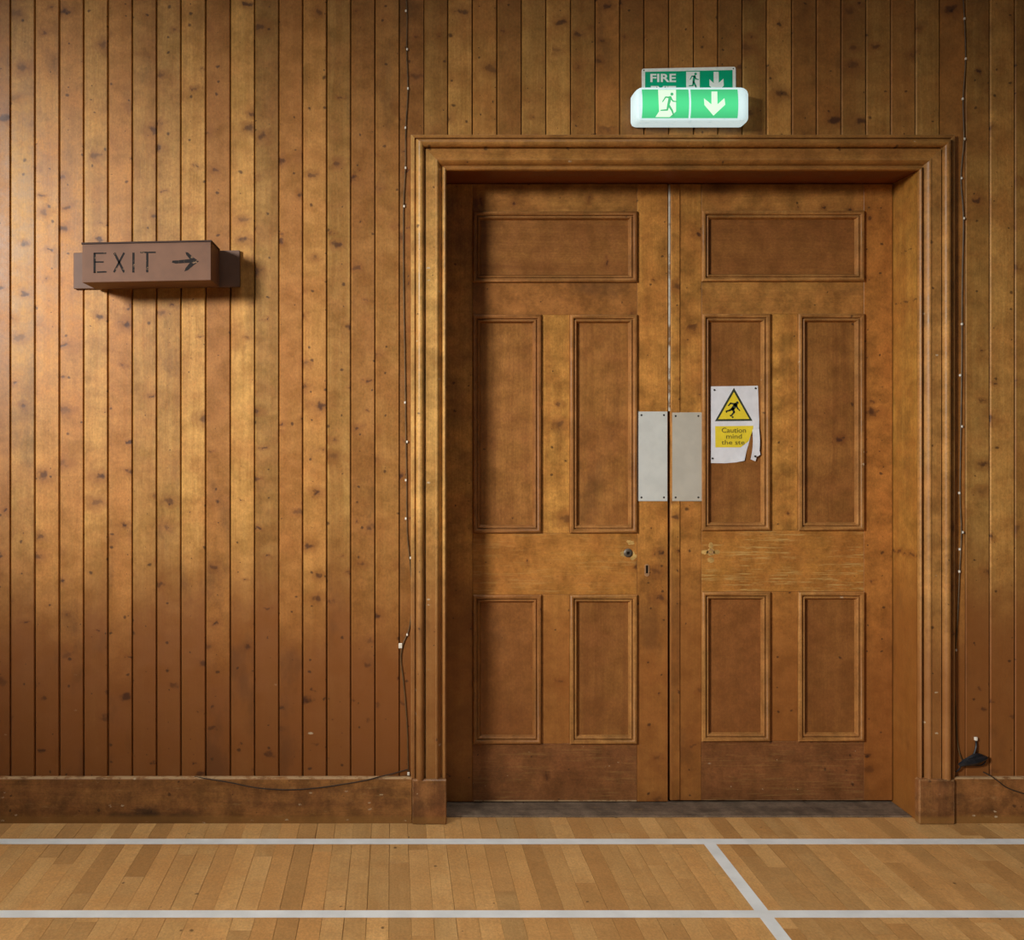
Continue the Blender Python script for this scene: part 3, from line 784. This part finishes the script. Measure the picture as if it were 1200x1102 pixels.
bm_stroke(NP([(425, 345), (440, 385), (466, 412)]), [22 * u_, 17 * u_, 13 * u_], ym, 0.0002, fm)
bm_stroke(NP([(382, 390), (350, 412), (310, 420), (312, 435)]), [30 * u_, 22 * u_, 16 * u_, 12 * u_], ym, 0.0002, fm)
bm_stroke(NP([(385, 395), (402, 432), (365, 476), (355, 470)]), [30 * u_, 22 * u_, 16 * u_, 12 * u_], ym, 0.0002, fm)
bm_poly(disc(*N(384, 490), 12 * u_, 8), ym, 0.0002, fm)
link('stumbling_figure', fm, M['ink'], tri)
yw = link('yellow_band', decal_bm([(180, 597), (626, 592), (620, 640), (598, 700), (573, 772), (480, 845), (183, 845)]), M['yellow'], nt)
def ntext(t, xa, xb, ybase, ycap):
    xa_, zb_ = N(xa, ybase); xb_, zt_ = N(xb, ycap)
    b = text_bm(t, zt_ - zb_, xa_, xb_, zb_, yn - 0.0004, 0.006)
    for v in b.verts:
        dd = math.hypot(v.co.x - cx_, v.co.z - cz_); d3 = math.hypot(v.co.x - tx, v.co.z - tz)
        v.co.y -= 0.004 * math.exp(-(dd / 0.03) ** 2) + 0.004 * math.exp(-(d3 / 0.025) ** 2)
    return b
for t, xa, xb, yb0_, yc in (('Caution', 256, 540, 672, 612), ('mind', 310, 492, 742, 684), ('the ste', 254, 524, 812, 756)):
    link('lettering', ntext(t, xa, xb, yb0_, yc), M['ink_text'], yw)
for px_, py_ in ((172, 172), (655, 152), (150, 975), (640, 950)):
    v = N(px_, py_)
    link('pin', bm_cyl((v[0], YN + 0.001 - (0.010 if px_ == 640 else 0.0), v[1]), 'y', 0.0042, 0.0028, 0.0035, 10), M['screw'], nt)

# ------------------------------------------------------------------ cables
def cable(name, label, pts, r, mat, clips=(), clip_label=None, Y=-0.003):
    P = [W(p[0], p[1], p[2] if len(p) > 2 else Y) for p in pts]
    P = smooth_path(P, 4)
    root = empty(name, P[-1], label, 'cable')
    link('sheath', bm_tube(P, r), mat, root, smooth=True)
    for cl in clips:
        v = W(cl[0], cl[1], Y)
        k = cl[2] if len(cl) > 2 else 1.0
        bmx = bm_box(v.x - 0.0026 * k, v.x + 0.0034 * k, v.y - 0.0035, v.y + 0.003, v.z - 0.0042 * k, v.z + 0.0042 * k, 0.0012)
        link('cable_clip', bmx, M['clip'], root)
    return root
cable('wall_cable', 'thin brown cable clipped upright beside the left door casing', [(475, -12), (477, 14), (476.5, 60), (478, 104), (475.5, 150), (475.2, 196), (473, 242), (473, 330), (474.5, 420), (475.5, 500), (476.5, 560), (477, 620), (480.5, 660), (483.2, 700), (480, 735), (472, 756), (469.8, 775), (473, 800), (477, 850), (478.5, 905)],
      0.0022, M['cable'], [(475.5, 13), (477, 58), (478, 104), (475, 150), (475.2, 197), (473.5, 242), (474.5, 472), (477, 518), (475.5, 563), (475.5, 608), (481, 654), (483, 700), (477, 744), (469, 757, 2.1), (478.5, 907, 1.4)])
cable('wall_cable', 'thin brown cable clipped upright beside the right door casing', [(1128, -12), (1130, 22), (1131.5, 69), (1128.5, 116), (1129.5, 163), (1126, 209), (1129, 256), (1127.5, 330), (1127, 420), (1126, 500), (1125, 578), (1126.5, 624), (1124.5, 670), (1122, 730), (1118, 790), (1120, 830), (1122, 870), (1127, 890), (1133, 892)],
      0.0020, M['cable'], [(1130, 22), (1131.5, 69), (1128, 116), (1130, 163), (1126.5, 209), (1129.5, 256), (1127, 380), (1125, 440), (1127, 500), (1124, 578), (1128, 624), (1124.5, 644), (1124, 670), (1120, 762), (1116, 798, 1.9), (1117.5, 808)])
cable('skirting_cable', 'dark cable sagging over the left skirting board to the casing', [(228, 910.5, -0.006), (243, 913, -0.021), (270, 917.5, -0.0225), (300, 923.5, -0.0225), (335, 926, -0.0225), (370, 924, -0.0225), (405, 919, -0.0225), (430, 914.5, -0.0225), (443, 911, -0.02), (460, 907, -0.010), (478, 902, -0.004)],
      0.0020, M['cable_dark'])
cable('skirting_cable', 'dark cable trailing down over the right skirting board', [(1152, 905, -0.006), (1163, 911, -0.018), (1171, 917, -0.0225), (1180, 923.5, -0.0225), (1195, 929, -0.0225), (1215, 935, -0.0225)], 0.0020, M['cable_dark'])

tb = empty('taped_cable_end', W(1143, 905, -0.004), 'tangle of black taped cable ends on the wall above the right skirting', 'cable')
def tp(pts, r): return bm_tube(smooth_path([W(p[0], p[1], p[2]) for p in pts], 3), r, 7)
link('tape_wrap', tp([(1124, 897, -0.010), (1131, 894.5, -0.018), (1141, 892.5, -0.020), (1150, 890, -0.018), (1156, 888, -0.012)], [0.006 + 0.007 * math.sin(math.pi * min(1, i / 12)) for i in range(13)]), M['tape'], tb, smooth=True)
link('tape_wrap', tp([(1127, 893, -0.012), (1137, 889, -0.016), (1145, 885.5, -0.013), (1152, 886, -0.010)], [0.003 + 0.006 * math.sin(math.pi * i / 9) for i in range(10)]), M['tape'], tb, smooth=True)
link('wire', tp([(1143.5, 866, -0.004), (1144, 874, -0.006), (1142, 882, -0.010), (1138, 890, -0.012)], 0.0032), M['tape'], tb, smooth=True)
link('wire', tp([(1120, 905, -0.006), (1124, 902, -0.010), (1127, 897, -0.012)], 0.0025), M['tape'], tb, smooth=True)
link('wire', tp([(1151, 887, -0.010), (1155, 892, -0.012), (1150, 897, -0.012), (1140, 897, -0.012)], 0.0022), M['tape'], tb, smooth=True)
v = W(1143.5, 866, -0.004)
link('cable_clip', bm_box(v.x - 0.005, v.x + 0.004, -0.010, 0.0, v.z - 0.006, v.z + 0.006, 0.0015), M['clip'], tb)
